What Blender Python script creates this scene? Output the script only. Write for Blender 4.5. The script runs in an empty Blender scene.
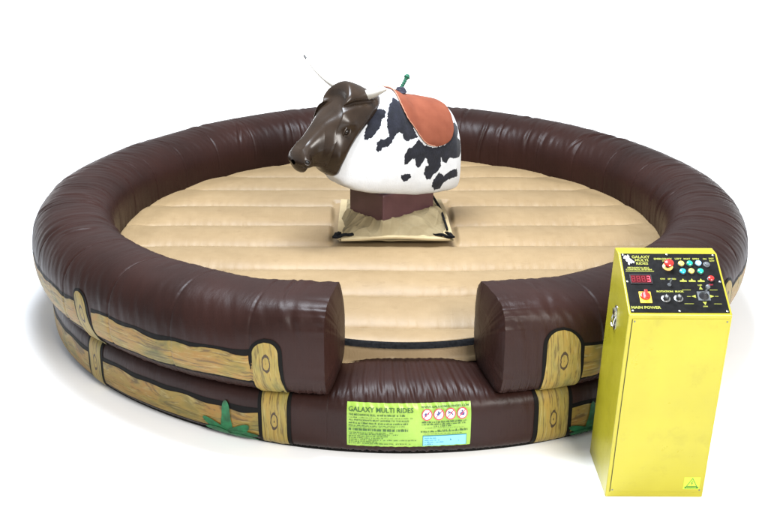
import bpy, bmesh, math, random
import numpy as np
from mathutils import Vector, Matrix
random.seed(7); RNG = np.random.default_rng(11)
S = bpy.context.scene
R = math.radians

# ------------------------------------------------------------------ camera
cam_d = bpy.data.cameras.new('camera'); cam = bpy.data.objects.new('camera', cam_d)
S.collection.objects.link(cam); S.camera = cam
cam_d.sensor_width = 36; cam_d.lens = 50.0254; cam_d.clip_end = 500; cam_d.clip_start = .05
_fw = Vector((0.02205965, 0.93350963, -0.35787309)); _r = Vector((0.99975464, -0.02131643, 0.0060221)); _u = Vector((0.00200689, 0.35791813, 0.93375082))
M = Matrix(((_r.x, _u.x, -_fw.x, -0.23357), (_r.y, _u.y, -_fw.y, -7.44987), (_r.z, _u.z, -_fw.z, 3.12911), (0, 0, 0, 1)))
cam.matrix_world = M

# ------------------------------------------------------------------ light
W = bpy.data.worlds.new('World'); S.world = W; W.use_nodes = True
bg = W.node_tree.nodes['Background']; bg.inputs[0].default_value = (.93, .96, 1, 1); bg.inputs[1].default_value = .60
def area(name, loc, target, sx, sy, power, col):
    l = bpy.data.lights.new(name, 'AREA'); l.shape = 'RECTANGLE'; l.size = sx; l.size_y = sy; l.energy = power; l.color = col
    o = bpy.data.objects.new(name, l); S.collection.objects.link(o); o.location = loc
    o.rotation_euler = (Vector(target)-Vector(loc)).to_track_quat('-Z', 'Y').to_euler()
    return o
area('overhead_lamp', (-.5, -.8, 6.4), (-.2, 0, 0), 3.4, 2.6, 1050, (.84, .91, 1))
area('front_lamp', (3.6, -9.3, 5.6), (.2, -.8, .5), 3.6, 2.8, 1150, (1, .97, .92))
_b = area('added_floor_light', (0, 18, 9), (0, 18.01, 0), 46, 16, 14500, (1, 1, 1)); _b.data.spread = math.radians(95)  # added light out of view, keeps the far floor white
S.view_settings.view_transform = 'Standard'; S.view_settings.look = 'None'; S.view_settings.gamma = 1
S.view_settings.exposure = 0.08
S.render.resolution_x = 1024; S.render.resolution_y = 684
# --- GEO START
def _interp(x, xs, ys): return np.interp(x, xs, ys)
def smooth(x): x = np.clip(x, 0, 1); return x*x*(3-2*x)
TH0, TH1 = -77.5, 259.9                       # the ring runs between its two entrance ends (degrees, front = -90)
def sp(a, n): return np.sign(a)*np.abs(a)**(2.0/n)
def ring_bulge(th):
    return .055*np.exp(-((th-196)/34.)**2)+.055*np.exp(-((th+164)/34.)**2)+.03*np.exp(-((th+66)/16.)**2)-.012*np.exp(-((th-235)/16.)**2)-.012*np.exp(-((th+125)/16.)**2)
def tube_pt(th, ph, off=0.0):
    """upper ring tube: th in degrees round the ring, ph in degrees round the section (0 outward, 90 up)"""
    th = np.asarray(th, float); ph = np.asarray(ph, float)
    d = np.minimum(th-TH0, TH1-th)
    e = 1-smooth(d/15.0)
    sd_ = np.cos(np.radians(th))**4
    a = (.298-.022*sd_)*(1-e)+.250*e
    rc = (2.199+.020*sd_)*(1-e)+2.180*e
    rc = rc+.6*ring_bulge(th)
    n = np.where(np.sin(np.radians(ph)) > 0, 2.35*(1-e)+4.0*e, 2.9*(1-e)+3.6*e)
    rad = np.radians(th)
    dzt = .030*np.exp(-((th-90)/42.)**2) - .015*np.exp(-((th-25)/28.)**2) - .022*np.exp(-((th-148)/24.)**2)
    top = .880*(1-e)+.884*e + dzt
    top = top+.012*np.exp(-((th+90)/50.)**4)+.012*np.exp(-((th-270)/50.)**4)
    bot = .335
    b = (top-bot)/2; zc = (top+bot)/2
    # gentle bulging between the inner baffles
    a = a*(1+.006*np.sin(rad*17+.7)*(1-e)); b = b*(1+.006*np.sin(rad*17)*(1-e))
    p = np.radians(ph)
    r = rc+(a+off)*sp(np.cos(p), n); z = zc+(b+off)*sp(np.sin(p), n)
    return np.stack(np.broadcast_arrays(r*np.cos(rad), r*np.sin(rad), z), -1)
def base_pt(th, ph, off=0.0):
    th = np.asarray(th, float); ph = np.asarray(ph, float)
    rad = np.radians(th); p = np.radians(ph)
    a = .233; rc = 2.150+ring_bulge(th); b = .180; zc = .180; n = 4.2
    puff = .28*np.exp(-((th+88.8)/10.5)**4)*np.clip(np.sin(p), 0, 1)*np.clip(.5-.62*np.cos(p), 0, 1)*1.6
    r = rc+(a+off)*sp(np.cos(p), n)*np.where(np.cos(p) < 0, 1.35, 1); z = zc+(b*(1+puff)+off)*sp(np.sin(p), n)
    return np.stack(np.broadcast_arrays(r*np.cos(rad), r*np.sin(rad), z), -1)
BS  = [-.535,-.525,-.50,-.465,-.40,-.30,-.22,-.06,.00,.09,.17,.30,.42,.51,.56,.575]
BZT = [1.05,1.20,1.30,1.365,1.405,1.435,1.455,1.49,1.53,1.565,1.53,1.45,1.36,1.25,1.13,1.05]
BZB = [.85,.775,.748,.745,.745,.75,.757,.775,.787,.805,.825,.855,.892,.945,1.0,1.02]
BHW = [.02,.12,.185,.225,.25,.26,.262,.262,.26,.256,.25,.218,.170,.125,.08,.02]
BYAW = math.radians(38); BO = (0.0, 0.0)
def bull_world(s, w, z):
    c, k = math.cos(BYAW), math.sin(BYAW)
    return np.stack(np.broadcast_arrays(BO[0]-c*s+k*w, BO[1]-k*s-c*w, z), -1)
def hump(s, xs, ys):
    # smoothed interpolation: average of three shifted linear interpolations
    k = .012
    return (np.interp(s-k, xs, ys)+2*np.interp(s, xs, ys)+np.interp(s+k, xs, ys))/4
def body_swz(s, ph, off=0.0):
    """bull body: s along heading, ph degrees from the back line (0) over the near flank (90) to the belly (180)"""
    s = np.asarray(s, float); ph = np.asarray(ph, float)
    zt, zb, hw = hump(s, BS, BZT), hump(s, BS, BZB), hump(s, BS, BHW)
    H = zt-zb; zc = zb+.42*H
    p = np.radians(ph); c = np.cos(p); sn = np.sin(p)
    n = np.where(c > 0, 2.15, 4.5)
    hh = np.where(c > 0, .58*H, .42*H)+off
    w = (hw+off)*np.sign(sn)*np.abs(sn)**(2/n); z = zc+hh*np.sign(c)*np.abs(c)**(2/n)
    return np.stack(np.broadcast_arrays(s, w, z), -1)
def even_ph(n):
    """section angles spaced evenly along the flank, -180..180"""
    al = np.linspace(-np.pi, np.pi, n, endpoint=False); c = np.cos(al); s = np.sin(al)
    e = np.where(c > 0, 2.15, 4.5); k = (np.abs(c)**e+np.abs(s)**e)**(-1/e)
    return np.degrees(np.arctan2(np.sign(s)*np.abs(s*k)**(e/2), np.sign(c)*np.abs(c*k)**(e/2)))
# --- GEO END
# ------------------------------------------------------------------ helpers
def link(name, me, parent=None, mats=()):
    o = bpy.data.objects.new(name, me); S.collection.objects.link(o)
    for m in mats: me.materials.append(m)
    if parent: o.parent = parent
    return o
def thing(name, label, cat, loc=(0, 0, 0), rz=0):
    o = bpy.data.objects.new(name, None); S.collection.objects.link(o); o.empty_display_size = .1
    o.location = loc; o.rotation_euler = (0, 0, rz); o['label'] = label; o['category'] = cat
    return o
def grids(name, items, mats, parent=None, smooth_=True, attr=None):
    """items: (P[nu,nv,3], closed_u, closed_v, material index, UV[nu,nv,2] or None) -> ONE mesh"""
    V = []; F = []; MI = []; UV = []; A = []; base = 0
    for it in items:
        P, cu, cv, mi = it[:4]; uv = it[4] if len(it) > 4 else None
        nu, nv = P.shape[:2]
        V.append(P.reshape(-1, 3))
        iu = np.arange(nu if cu else nu-1); iv = np.arange(nv if cv else nv-1)
        a, b = np.meshgrid(iu, iv, indexing='ij'); a2 = (a+1) % nu; b2 = (b+1) % nv
        f = np.stack([a*nv+b, a2*nv+b, a2*nv+b2, a*nv+b2], -1).reshape(-1, 4)+base
        F.append(f); MI.append(np.full(len(f), mi)); base += nu*nv
        if uv is None: uv = np.zeros((nu, nv, 2))
        UV.append(uv.reshape(-1, 2))
        if attr is not None: A.append(it[5].reshape(-1))
    V = np.concatenate(V); F = np.concatenate(F); MI = np.concatenate(MI); UV = np.concatenate(UV)
    me = bpy.data.meshes.new(name)
    me.vertices.add(len(V)); me.vertices.foreach_set('co', V.astype(np.float32).ravel())
    me.loops.add(F.size); me.loops.foreach_set('vertex_index', F.astype(np.int32).ravel())
    me.polygons.add(len(F)); me.polygons.foreach_set('loop_start', np.arange(0, F.size, 4, dtype=np.int32))
    me.polygons.foreach_set('loop_total', np.full(len(F), 4, np.int32))
    me.polygons.foreach_set('material_index', MI.astype(np.int32))
    me.polygons.foreach_set('use_smooth', np.full(len(F), smooth_, bool))
    l = me.uv_layers.new(name='UVMap'); l.data.foreach_set('uv', UV[F.ravel()].astype(np.float32).ravel())
    if attr is not None:
        at = me.attributes.new(attr, 'FLOAT', 'POINT'); at.data.foreach_set('value', np.concatenate(A).astype(np.float32))
    me.update(calc_edges=True); me.validate()
    return link(name, me, parent, mats)
def pydata(name, V, F, mats, parent=None, smooth_=False, mi=None):
    me = bpy.data.meshes.new(name); me.from_pydata([tuple(map(float, v)) for v in V], [], [tuple(map(int, f)) for f in F]); me.update()
    if smooth_:
        for p in me.polygons: p.use_smooth = True
    if mi is not None: me.polygons.foreach_set('material_index', np.array(mi, np.int32))
    return link(name, me, parent, mats)
class MB:
    def __init__(s): s.V = []; s.F = []; s.M = []
    def add(s, V, F, m=0):
        b = len(s.V); s.V += [tuple(v) for v in V]; s.F += [tuple(i+b for i in f) for f in F]; s.M += [m]*len(F); return s
    def box(s, lo, hi, m=0):
        x0, y0, z0 = lo; x1, y1, z1 = hi
        return s.add([(x0,y0,z0),(x1,y0,z0),(x1,y1,z0),(x0,y1,z0),(x0,y0,z1),(x1,y0,z1),(x1,y1,z1),(x0,y1,z1)],
                     [(0,3,2,1),(4,5,6,7),(0,1,5,4),(1,2,6,5),(2,3,7,6),(3,0,4,7)], m)
    def lathe(s, prof, m=0, n=28, c=(0, 0), cap=True, f=None):
        """prof: (radius, height) list, about +Z"""
        V = []; F = []
        for r, z in prof:
            for k in range(n):
                t = 2*math.pi*k/n; V.append((c[0]+r*math.cos(t), c[1]+r*math.sin(t), z))
        for i in range(len(prof)-1):
            for k in range(n): F.append((i*n+k, i*n+(k+1) % n, (i+1)*n+(k+1) % n, (i+1)*n+k))
        if cap: F.append(tuple(range((len(prof)-1)*n, len(prof)*n))); F.append(tuple(reversed(range(n))))
        if f: V = [f(v) for v in V]
        return s.add(V, F, m)
    def tube(s, pts, rad, m=0, n=14):
        pts = [Vector(p) for p in pts]; V = []; F = []
        if not hasattr(rad, '__len__'): rad = [rad]*len(pts)
        up = Vector((.13, .22, .97))
        for i, p in enumerate(pts):
            t = (pts[min(i+1, len(pts)-1)]-pts[max(i-1, 0)]).normalized()
            a = t.cross(up).normalized(); b = t.cross(a).normalized()
            for k in range(n):
                q = 2*math.pi*k/n; V.append(tuple(p+rad[i]*(a*math.cos(q)+b*math.sin(q))))
        for i in range(len(pts)-1):
            for k in range(n): F.append((i*n+k, i*n+(k+1) % n, (i+1)*n+(k+1) % n, (i+1)*n+k))
        F.append(tuple(reversed(range(n)))); F.append(tuple(range((len(pts)-1)*n, len(pts)*n)))
        return s.add(V, F, m)
    def build(s, name, mats, parent=None, smooth_=False, xf=None, bevel=0):
        V = s.V if xf is None else [tuple(xf(v)) for v in s.V]
        o = pydata(name, V, s.F, mats, parent, smooth_, s.M)
        bm = bmesh.new(); bm.from_mesh(o.data); bmesh.ops.recalc_face_normals(bm, faces=bm.faces); bm.to_mesh(o.data); bm.free()
        if bevel:
            b = o.modifiers.new('bevel', 'BEVEL'); b.width = bevel; b.segments = 3; b.limit_method = 'ANGLE'; b.angle_limit = R(35)
            for p in o.data.polygons: p.use_smooth = True
            w = o.modifiers.new('wn', 'WEIGHTED_NORMAL'); w.keep_sharp = True
        elif smooth_:
            try: o.data.set_sharp_from_angle(angle=R(38))
            except Exception: pass
        return o
def wav(x, freqs, seed):
    r = np.random.default_rng(seed); o = 0
    for f in freqs: o = o+np.sin(x*f*(1+.13*r.random())+r.random()*6.28)
    return o/len(freqs)

# ------------------------------------------------------------------ materials
def mat(name, col=(.5, .5, .5), rough=.5, spec=.5, metal=0, coat=0):
    m = bpy.data.materials.new(name); m.use_nodes = True; b = m.node_tree.nodes['Principled BSDF']
    b.inputs['Base Color'].default_value = (*col, 1); b.inputs['Roughness'].default_value = rough
    b.inputs['Specular IOR Level'].default_value = spec; b.inputs['Metallic'].default_value = metal; b.inputs['Coat Weight'].default_value = coat
    return m
class NT:
    def __init__(s, m): s.m = m; s.t = m.node_tree; s.b = s.t.nodes['Principled BSDF']
    def n(s, typ, **k):
        x = s.t.nodes.new(typ)
        for a, v in k.items():
            if a.startswith('i_'):
                key = a[2:]; x.inputs[int(key) if key.isdigit() else key.replace('_', ' ')].default_value = v
            else: setattr(x, a, v)
        return x
    def l(s, a, b): s.t.links.new(a, b)
    def coord(s, kind='Object', scale=(1, 1, 1), rot=(0, 0, 0)):
        c = s.n('ShaderNodeTexCoord'); mp = s.n('ShaderNodeMapping'); mp.inputs['Scale'].default_value = scale; mp.inputs['Rotation'].default_value = rot
        s.l(c.outputs[kind], mp.inputs[0]); return mp.outputs[0]
    def noise(s, vec, scale, detail=3, rough=.5, dist=0):
        x = s.n('ShaderNodeTexNoise'); x.inputs['Scale'].default_value = scale; x.inputs['Detail'].default_value = detail
        x.inputs['Roughness'].default_value = rough; x.inputs['Distortion'].default_value = dist; s.l(vec, x.inputs['Vector']); return x.outputs[0]
    def ramp(s, fac, pts):
        x = s.n('ShaderNodeValToRGB'); e = x.color_ramp.elements
        while len(e) < len(pts): e.new(.5)
        for q, (p, c) in zip(e, pts): q.position = p; q.color = (*c, 1) if len(c) == 3 else c
        s.l(fac, x.inputs[0]); return x.outputs[0]
    def mix(s, fac, a, b, mode='MIX'):
        x = s.n('ShaderNodeMix', data_type='RGBA', blend_type=mode)
        for v, i in ((fac, 0), (a, 6), (b, 7)):
            if isinstance(v, (float, int)): x.inputs[i].default_value = v
            elif isinstance(v, tuple): x.inputs[i].default_value = (*v, 1)
            else: s.l(v, x.inputs[i])
        return x.outputs[2]
    def math(s, op, a, b=0., c=0.):
        x = s.n('ShaderNodeMath', operation=op)
        for v, i in ((a, 0), (b, 1), (c, 2)):
            if isinstance(v, (float, int)): x.inputs[i].default_value = v
            else: s.l(v, x.inputs[i])
        return x.outputs[0]
    def bump(s, h, strength, dist=.01, prev=None):
        x = s.n('ShaderNodeBump'); x.inputs['Strength'].default_value = strength; x.inputs['Distance'].default_value = dist
        s.l(h, x.inputs['Height'])
        if prev: s.l(prev, x.inputs['Normal'])
        s.l(x.outputs[0], s.b.inputs['Normal']); return x.outputs[0]
    def col(s, c): s.l(c, s.b.inputs['Base Color'])
def m_vinyl():
    m = mat('brown_vinyl', rough=.36, spec=.5); t = NT(m)
    v = t.coord('Object'); t.col(t.ramp(t.noise(v, 2.2, 4), [(.3, (.0145, .0054, .0040)), (.7, (.0235, .0084, .0062))]))
    uv = t.coord('UV', (34, 5, 1)); h1 = t.noise(uv, 1.0, 4, .6, .4)
    uv2 = t.coord('UV', (7, 2.2, 1)); h2 = t.noise(uv2, 1.0, 3, .5, .8)
    t.b.inputs['IOR'].default_value = 1.26; t.l(t.math('MULTIPLY_ADD', t.noise(v, 9, 4), .20, .32), t.b.inputs['Roughness'])
    p = t.bump(t.math('MULTIPLY', h1, t.math('ADD', h2, .1)), .20, .012); p = t.bump(h2, .25, .02, p)
    t.bump(t.noise(t.coord('UV', (900, 900, 1)), 1.0, 2), .10, .001, p)
    return m
def m_cream():
    m = mat('cream_vinyl', rough=.5, spec=.3); t = NT(m); v = t.coord('Object')
    c = t.ramp(t.noise(v, 1.1, 5), [(.3, (.212, .147, .076)), (.7, (.268, .188, .099))])
    f = t.ramp(t.noise(v, 14, 5), [(.35, (.93, .92, .90)), (.65, (1, 1, 1))])
    s_ = t.ramp(t.noise(t.coord('Object', (1, 2.6, 1)), 5.5, 7, .72, 1.2), [(.28, (.80, .77, .73)), (.43, (1, 1, 1))])
    c = t.mix(.75, c, s_, 'MULTIPLY'); t.col(t.mix(1., c, f, 'MULTIPLY'))
    h = t.noise(t.coord('Object', (26, 5, 5)), 1.0, 4, .6, .5); p = t.bump(h, .22, .012); t.bump(t.noise(v, 600, 2), .08, .001, p)
    return m
def m_wood(name, post):
    m = mat(name, rough=.5, spec=.35); t = NT(m)
    # UV x = across (m), y = along (m)
    big = t.noise(t.coord('UV', (9, 3.2, 1)), 1.0, 3, .6, .5)
    if post: c = t.ramp(big, [(.28, (.08, .08, .025)), (.45, (.22, .165, .036)), (.6, (.25, .16, .030)), (.75, (.155, .14, .06))])
    else: c = t.ramp(big, [(.3, (.07, .07, .017)), (.45, (.20, .135, .024)), (.58, (.225, .118, .022)), (.72, (.18, .145, .034))])
    g = t.noise(t.coord('UV', (70, 5, 1)), 1.0, 5, .65, .6)
    c = t.mix(t.ramp(g, [(.52, (0, 0, 0)), (.60, (.75, .75, .75))]), c, (.06, .035, .01))
    g2 = t.noise(t.coord('UV', (110, 8, 1)), 1.0, 3, .6, .3)
    c = t.mix(t.ramp(g2, [(.55, (0, 0, 0)), (.66, (.5, .5, .5))]), c, (.30, .25, .10))
    if post:
        for (kx, ky) in ((.004, .235), (.0, .50)):
            mp = t.coord('UV'); sx = t.n('ShaderNodeSeparateXYZ'); t.l(mp, sx.inputs[0])
            dx = t.math('MULTIPLY', t.math('SUBTRACT', sx.outputs[0], kx), 34.); dy = t.math('MULTIPLY', t.math('SUBTRACT', sx.outputs[1], ky), 14.)
            d = t.math('SQRT', t.math('ADD', t.math('MULTIPLY', dx, dx), t.math('MULTIPLY', dy, dy)))
            dn = t.math('ADD', d, t.math('MULTIPLY', t.noise(mp, 40, 2), .35))
            ring = t.math('GREATER_THAN', t.math('SINE', t.math('MULTIPLY', dn, 9.5)), .55)
            k = t.math('MULTIPLY', ring, t.math('LESS_THAN', dn, 1.15))
            c = t.mix(k, c, (.035, .02, .008))
    t.col(c); t.bump(t.noise(t.coord('UV', (34, 6, 1)), 1., 3), .15, .01)
    return m
MV = m_vinyl(); MC = m_cream(); MRAIL = m_wood('painted_rail', False); MPOST = m_wood('painted_post', True)
MBLK = mat('black_outline', (.006, .0055, .005), .5, .3); MBLK.node_tree.nodes['Principled BSDF'].inputs['IOR'].default_value = 1.2
MAGA = mat('green_print', (.008, .17, .075), .45, .35)
t = NT(MAGA); t.col(t.ramp(t.noise(t.coord('Object'), 22, 4), [(.35, (.003, .050, .013)), (.65, (.006, .12, .038))]))
def m_noise(name, c0, c1, scale, rough, spec=.4, bscale=0, bst=.1, metal=0, stretch=(1, 1, 1), bd=.002):
    m = mat(name, c0, rough, spec, metal); t = NT(m); v = t.coord('Object', stretch)
    t.col(t.ramp(t.noise(v, scale, 5), [(.32, c0), (.68, c1)]))
    if bscale: t.bump(t.noise(v, bscale, 3), bst, bd)
    return m
MFLOOR = m_noise('white_floor', (.95, .95, .95), (.97, .97, .97), 3, .6, .2)
MWEB = m_noise('black_webbing', (.004, .004, .0045), (.010, .010, .011), 60, .7, .3, 300, .3)
MWEB.node_tree.nodes['Principled BSDF'].inputs['IOR'].default_value = 1.15
MCAN = m_noise('khaki_canvas', (.165, .128, .068), (.22, .175, .098), 6, .8, .2, 500, .3)
MHEM = m_noise('cream_hem', (.32, .245, .135), (.38, .30, .17), 8, .7, .25, 400, .3)
MPLUM = m_noise('plum_vinyl', (.055, .022, .026), (.075, .032, .036), 8, .38, .45, 40, .15)
MHEAD = m_noise('brown_gloss', (.018, .0110, .0068), (.028, .0175, .0110), 7, .27, .5, 30, .04)
MHEAD.node_tree.nodes['Principled BSDF'].inputs['IOR'].default_value = 1.38
MHORN = m_noise('ivory_horn', (.36, .34, .30), (.48, .46, .42), 14, .35, .5, 80, .05)
MHTIP = mat('dark_horn', (.012, .011, .011), .3)
MSAD = m_noise('terracotta_leather', (.165, .043, .021), (.205, .058, .029), 10, .62, .3, 160, .25)
MSTI = mat('stitching', (.42, .20, .13), .7)
MGRN = m_noise('green_wrap', (.004, .055, .03), (.012, .11, .06), 40, .5, .4, 120, .4)
MROPE = m_noise('dark_rope', (.012, .012, .02), (.04, .04, .06), 60, .8, .3, 150, .6)
MYEL = m_noise('yellow_paint', (.40, .365, .022), (.45, .41, .028), 3, .34, .5, 220, .03)
t = NT(MYEL); v = t.coord('Object'); t.l(t.math('MULTIPLY_ADD', t.noise(v, 6, 6, .65, .5), .38, .14), t.b.inputs['Roughness']); c_ = t.ramp(t.noise(v, 4.5, 7, .7), [(.30, (.82, .82, .80)), (.46, (1, 1, 1))]); t.col(t.mix(.8, t.ramp(t.noise(v, 3, 5), [(.32, (.320, .280, .014)), (.68, (.362, .320, .018))]), c_, 'MULTIPLY'))
MLAB = m_noise('lime_label', (.175, .315, .035), (.25, .375, .055), 5, .35, .4)
MINK = mat('label_ink', (.02, .07, .008), .5); MWHT = mat('white_print', (.75, .75, .75), .45); MREDP = mat('red_print', (.55, .02, .05), .45)
MNAVY = mat('navy_print', (.05, .05, .16), .45); MBLUE = mat('pale_blue_print', (.16, .40, .52), .45); MTEAL = mat('teal_print', (.01, .16, .2), .45)
MPAN = m_noise('black_panel', (.007, .007, .007), (.012, .012, .013), 30, .42, .35)
MPAN.node_tree.nodes['Principled BSDF'].inputs['IOR'].default_value = 1.18
MYTX = mat('yellow_lettering', (.26, .27, .03), .5); MSTEEL = m_noise('brushed_steel', (.5, .5, .48), (.62, .62, .6), 40, .28, .5, metal=1)
MRED = mat('red_plastic', (.60, .02, .015), .25, .5, coat=.5); MGREY = mat('grey_plastic', (.10, .11, .12), .4); MDGREY = mat('dark_plastic', (.02, .02, .022), .35)
MDISP = mat('display_window', (.06, .004, .006), .15)
def lamp_mat(name, c, e):
    m = mat(name, c, .2, .5, coat=.6); b = m.node_tree.nodes['Principled BSDF']; b.inputs['Emission Color'].default_value = (*c, 1); b.inputs['Emission Strength'].default_value = e; return m
def m_hide():
    m = mat('cow_hide', rough=.75, spec=.15); t = NT(m); v = t.coord('Object')
    a = t.n('ShaderNodeAttribute', attribute_name='patch')
    w = t.ramp(t.noise(v, 9, 4), [(.3, (.56, .58, .61)), (.7, (.65, .67, .70))])
    k = t.ramp(t.noise(v, 25, 4), [(.3, (.006, .0065, .010)), (.7, (.013, .014, .023))])
    t.col(t.mix(t.ramp(a.outputs['Fac'], [(.35, (0, 0, 0)), (.65, (1, 1, 1))]), w, k))
    h = t.noise(t.coord('Object', (1, 1, .35)), 170, 3, .6, .6); p = t.bump(h, .45, .006); t.bump(t.noise(v, 18, 3), .2, .01, p)
    t.b.inputs['Sheen Weight'].default_value = .15
    return m
MHIDE = m_hide()

# ------------------------------------------------------------------ setting
o = pydata('floor', [(-60, -40, 0), (60, -40, 0), (60, 80, 0), (-60, 80, 0)], [(0, 1, 2, 3)], [MFLOOR]); o['kind'] = 'structure'

# ------------------------------------------------------------------ inflatable ring
ARENA = thing('bull_ring_mattress', 'round brown inflatable ring with cream ribbed mattress and painted ranch fence around the outside', 'inflatable ring')
def tube_off(th, ph):
    """wrinkles and creases of the inflated vinyl, in metres outward"""
    d = np.minimum(th-TH0, TH1-th); o = np.zeros(np.broadcast(th, ph).shape)
    r = np.random.default_rng(5)
    for k in range(115):
        t0 = r.uniform(TH0+3, TH1-3); front = t0 < -20 or t0 > 215
        if front and r.random() < .55: continue
        pc = r.uniform(70, 165) if r.random() < .75 else r.uniform(20, 80)
        pw = r.uniform(12, 34); w = r.uniform(.25, .75); k_ = r.uniform(-.035, .035); A = r.uniform(.003, .011)*(.6 if front else 1)
        x = (th-t0-k_*(ph-pc)-.35*np.sin((ph-pc)/17.))/w
        o -= A*(np.exp(-x*x)-.55*np.exp(-((x-1.9)/1.2)**2)-.35*np.exp(-((x+2.1)/1.3)**2))*np.exp(-((ph-pc)/pw)**2)
    # sewn panel joins
    x = ((th-3.0+5.625) % 11.25)-5.625
    o -= .0050*np.exp(-(x/.16)**2)*np.where(d > 4, 1, 0); o += .0015*wav(ph+th*3, (.35, .6, .9), 13)*np.exp(-(x/.9)**2)
    # seam with the base, outside and inside
    q = wav(th, (9, 13.5, 21, 4.3), 3)
    for c, A in ((-48, .0045), (228, .004)):
        pp = np.where(ph > 180, ph-0, ph) if c > 0 else np.where(ph > 180, ph-360, ph)
        o += A*q*np.exp(-np.abs(pp-c)/13.)
    # gathered ends
    e = np.exp(-d/2.3); o += e*(.0065*wav(np.broadcast_to(ph, o.shape), (.33, .52, .21, .8), 9)-.004)
    o += .0022*wav(th*1.3+ph*.05, (.9, 1.7, 2.9), 21)*np.sin(np.radians(ph)*2+.6)
    return o
th = np.concatenate([np.linspace(TH0, TH0+8, 110)[:-1], np.linspace(TH0+8, TH1-8, 1900), np.linspace(TH1-8, TH1, 110)[1:]])
ph = np.arange(-90, 270, 3.0)
TH, PH = np.meshgrid(th, ph, indexing='ij')
uvt = np.stack([np.radians(TH)*2.3, np.radians(PH)*.3], -1)
RING = grids('ring_tube', [(tube_pt(TH, PH, tube_off(TH, PH)), False, True, 0, uvt)], [MV], ARENA)
def end_panel(t_end, sgn):
    rho = np.linspace(0, 1, 26)[:, None]; edge = tube_pt(np.full_like(ph, t_end), ph, tube_off(np.full_like(ph, t_end), ph))
    cen = edge.mean(0); rr = R(t_end); out = np.array([-math.sin(rr), math.cos(rr), 0])*sgn
    P = cen+(edge[None]-cen)*rho[..., None]
    A = np.degrees(np.arctan2(np.sin(np.radians(ph)), np.cos(np.radians(ph))))
    puck = .005*wav(np.broadcast_to(ph, (26, len(ph))), (.31, .5, .23, .7), 9)*rho**4*(1-rho**10)
    P = P+out*((.050*(1-rho**2.4)*np.ones((1, len(ph)))+puck)[..., None])
    P[-1] = edge
    uv = np.stack(np.broadcast_arrays(rho*.3, np.radians(ph)[None]*.3), -1)
    grids('end_panel', [(P, False, True, 0, uv)], [MV], RING)
end_panel(TH0, -1); end_panel(TH1, 1)

def base_off(th, ph):
    g = np.exp(-((th+89)/9.)**4)
    o = .0035*wav(th, (8, 12.5, 19), 31)*np.exp(-np.abs(ph-62)/16.)*(.5+.9*g)
    o += .0035*wav(th, (7, 11, 17), 33)*np.exp(-np.abs(ph+50)/14.)
    o += .004*g*wav(th*1.1+ph*.02, (3.1, 5.3), 35)*np.sin(np.radians(ph)*1.3)
    return o
thb = np.linspace(-100, 260, 2200, endpoint=False); phb = np.arange(-88, 181, 3.0)
THB, PHB = np.meshgrid(thb, phb, indexing='ij')
BASE = grids('base_tube', [(base_pt(THB, PHB, base_off(THB, PHB)), True, False, 0, np.stack([np.radians(THB)*2.35, np.radians(PHB)*.25], -1))], [MV], ARENA)
# black piping where the base meets the floor
hp = np.radians(np.linspace(0, 360, 24, endpoint=False)); t_ = np.radians(np.linspace(-100, 260, 500, endpoint=False))
rb = 2.325+ring_bulge(np.degrees(t_)); P = np.stack([(rb[:, None]+.013*np.cos(hp))*np.cos(t_)[:, None], (rb[:, None]+.013*np.cos(hp))*np.sin(t_)[:, None], .0135+.013*np.sin(hp)+0*t_[:, None]], -1)
grids('piping', [(P, True, True, 0)], [MBLK], BASE)

# ---- mattress: lengthwise air ribs, sunk square round the pedestal
SEAM = np.array([-2.4, -1.965, -1.715, -1.24, -.805, -.357, .08, .54, .955, 1.32, 1.66, 2.0, 2.4])
RM = 2.0
ny = 620; nx = 560
yy = np.linspace(-RM+.001, RM-.001, ny)[:, None]; X = np.sqrt(RM**2-yy**2); tt = np.linspace(-1, 1, nx)[None]; xx = X*tt
yy = np.broadcast_to(yy, xx.shape)
yw = yy+.012*np.sin(xx*2.1+1)+.006*np.sin(xx*5.3)
k = np.clip(np.searchsorted(SEAM, yw)-1, 0, len(SEAM)-2); f = (yw-SEAM[k])/(SEAM[k+1]-SEAM[k]); wd = SEAM[k+1]-SEAM[k]
prof = (1-np.abs(2*f-1)**2.3)**.62
prof = prof*np.minimum(1, (wd/.42)**.7); dist = np.minimum(f, 1-f)*wd
edge = np.clip((X-np.abs(xx))/.10, 0, 1); _fr = (yy < -1.4)*(np.abs(xx) < .75); prof = .60+(prof-.60)*(1-.80*smooth((np.hypot(xx, yy)-1.66)/.24)*(1-_fr)); zz = .462+.070*prof*(.35+.65*np.sqrt(1-(1-edge)**2))
zz = zz+.0045*wav(xx+.07*k, (38, 61, 95, 23), 41)*np.exp(-dist/.05)*np.clip(1-np.exp(-dist/.012), 0, 1)
zz = zz+.004*wav(xx*1.0+yy*3, (2.1, 4.4, 7), 42)
hole = smooth((.475-np.abs(xx-.01))/.04)*smooth((.535-np.abs(yy-.10))/.04)
zz = zz*(1-hole)+(.49+.004*wav(xx*3+yy, (5, 9), 4))*hole
rad_ = np.hypot(xx, yy); zz = zz-.09*smooth((rad_-1.945)/.04)*(np.abs(xx) < .6)*(yy < 0)
MATT = grids('mattress', [(np.stack([xx, yy, zz], -1), False, False, 0, np.stack([xx, yy], -1))], [MC], ARENA)
# black strap across the entrance
sx = np.linspace(-.36, .47, 60)[:, None]; sv = np.linspace(0, 1, 7)[None]
yc = -1.885-.060*(1-((sx-.05)/.42)**2)
P = np.stack(np.broadcast_arrays(sx, yc-.016-.036*sv, .508-.005*(1-((sx-.05)/.42)**2)-.026*sv**2+.003*np.sin(np.pi*sv)), -1)
st = grids('strap', [(P, False, False, 0)], [MWEB], ARENA)
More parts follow.
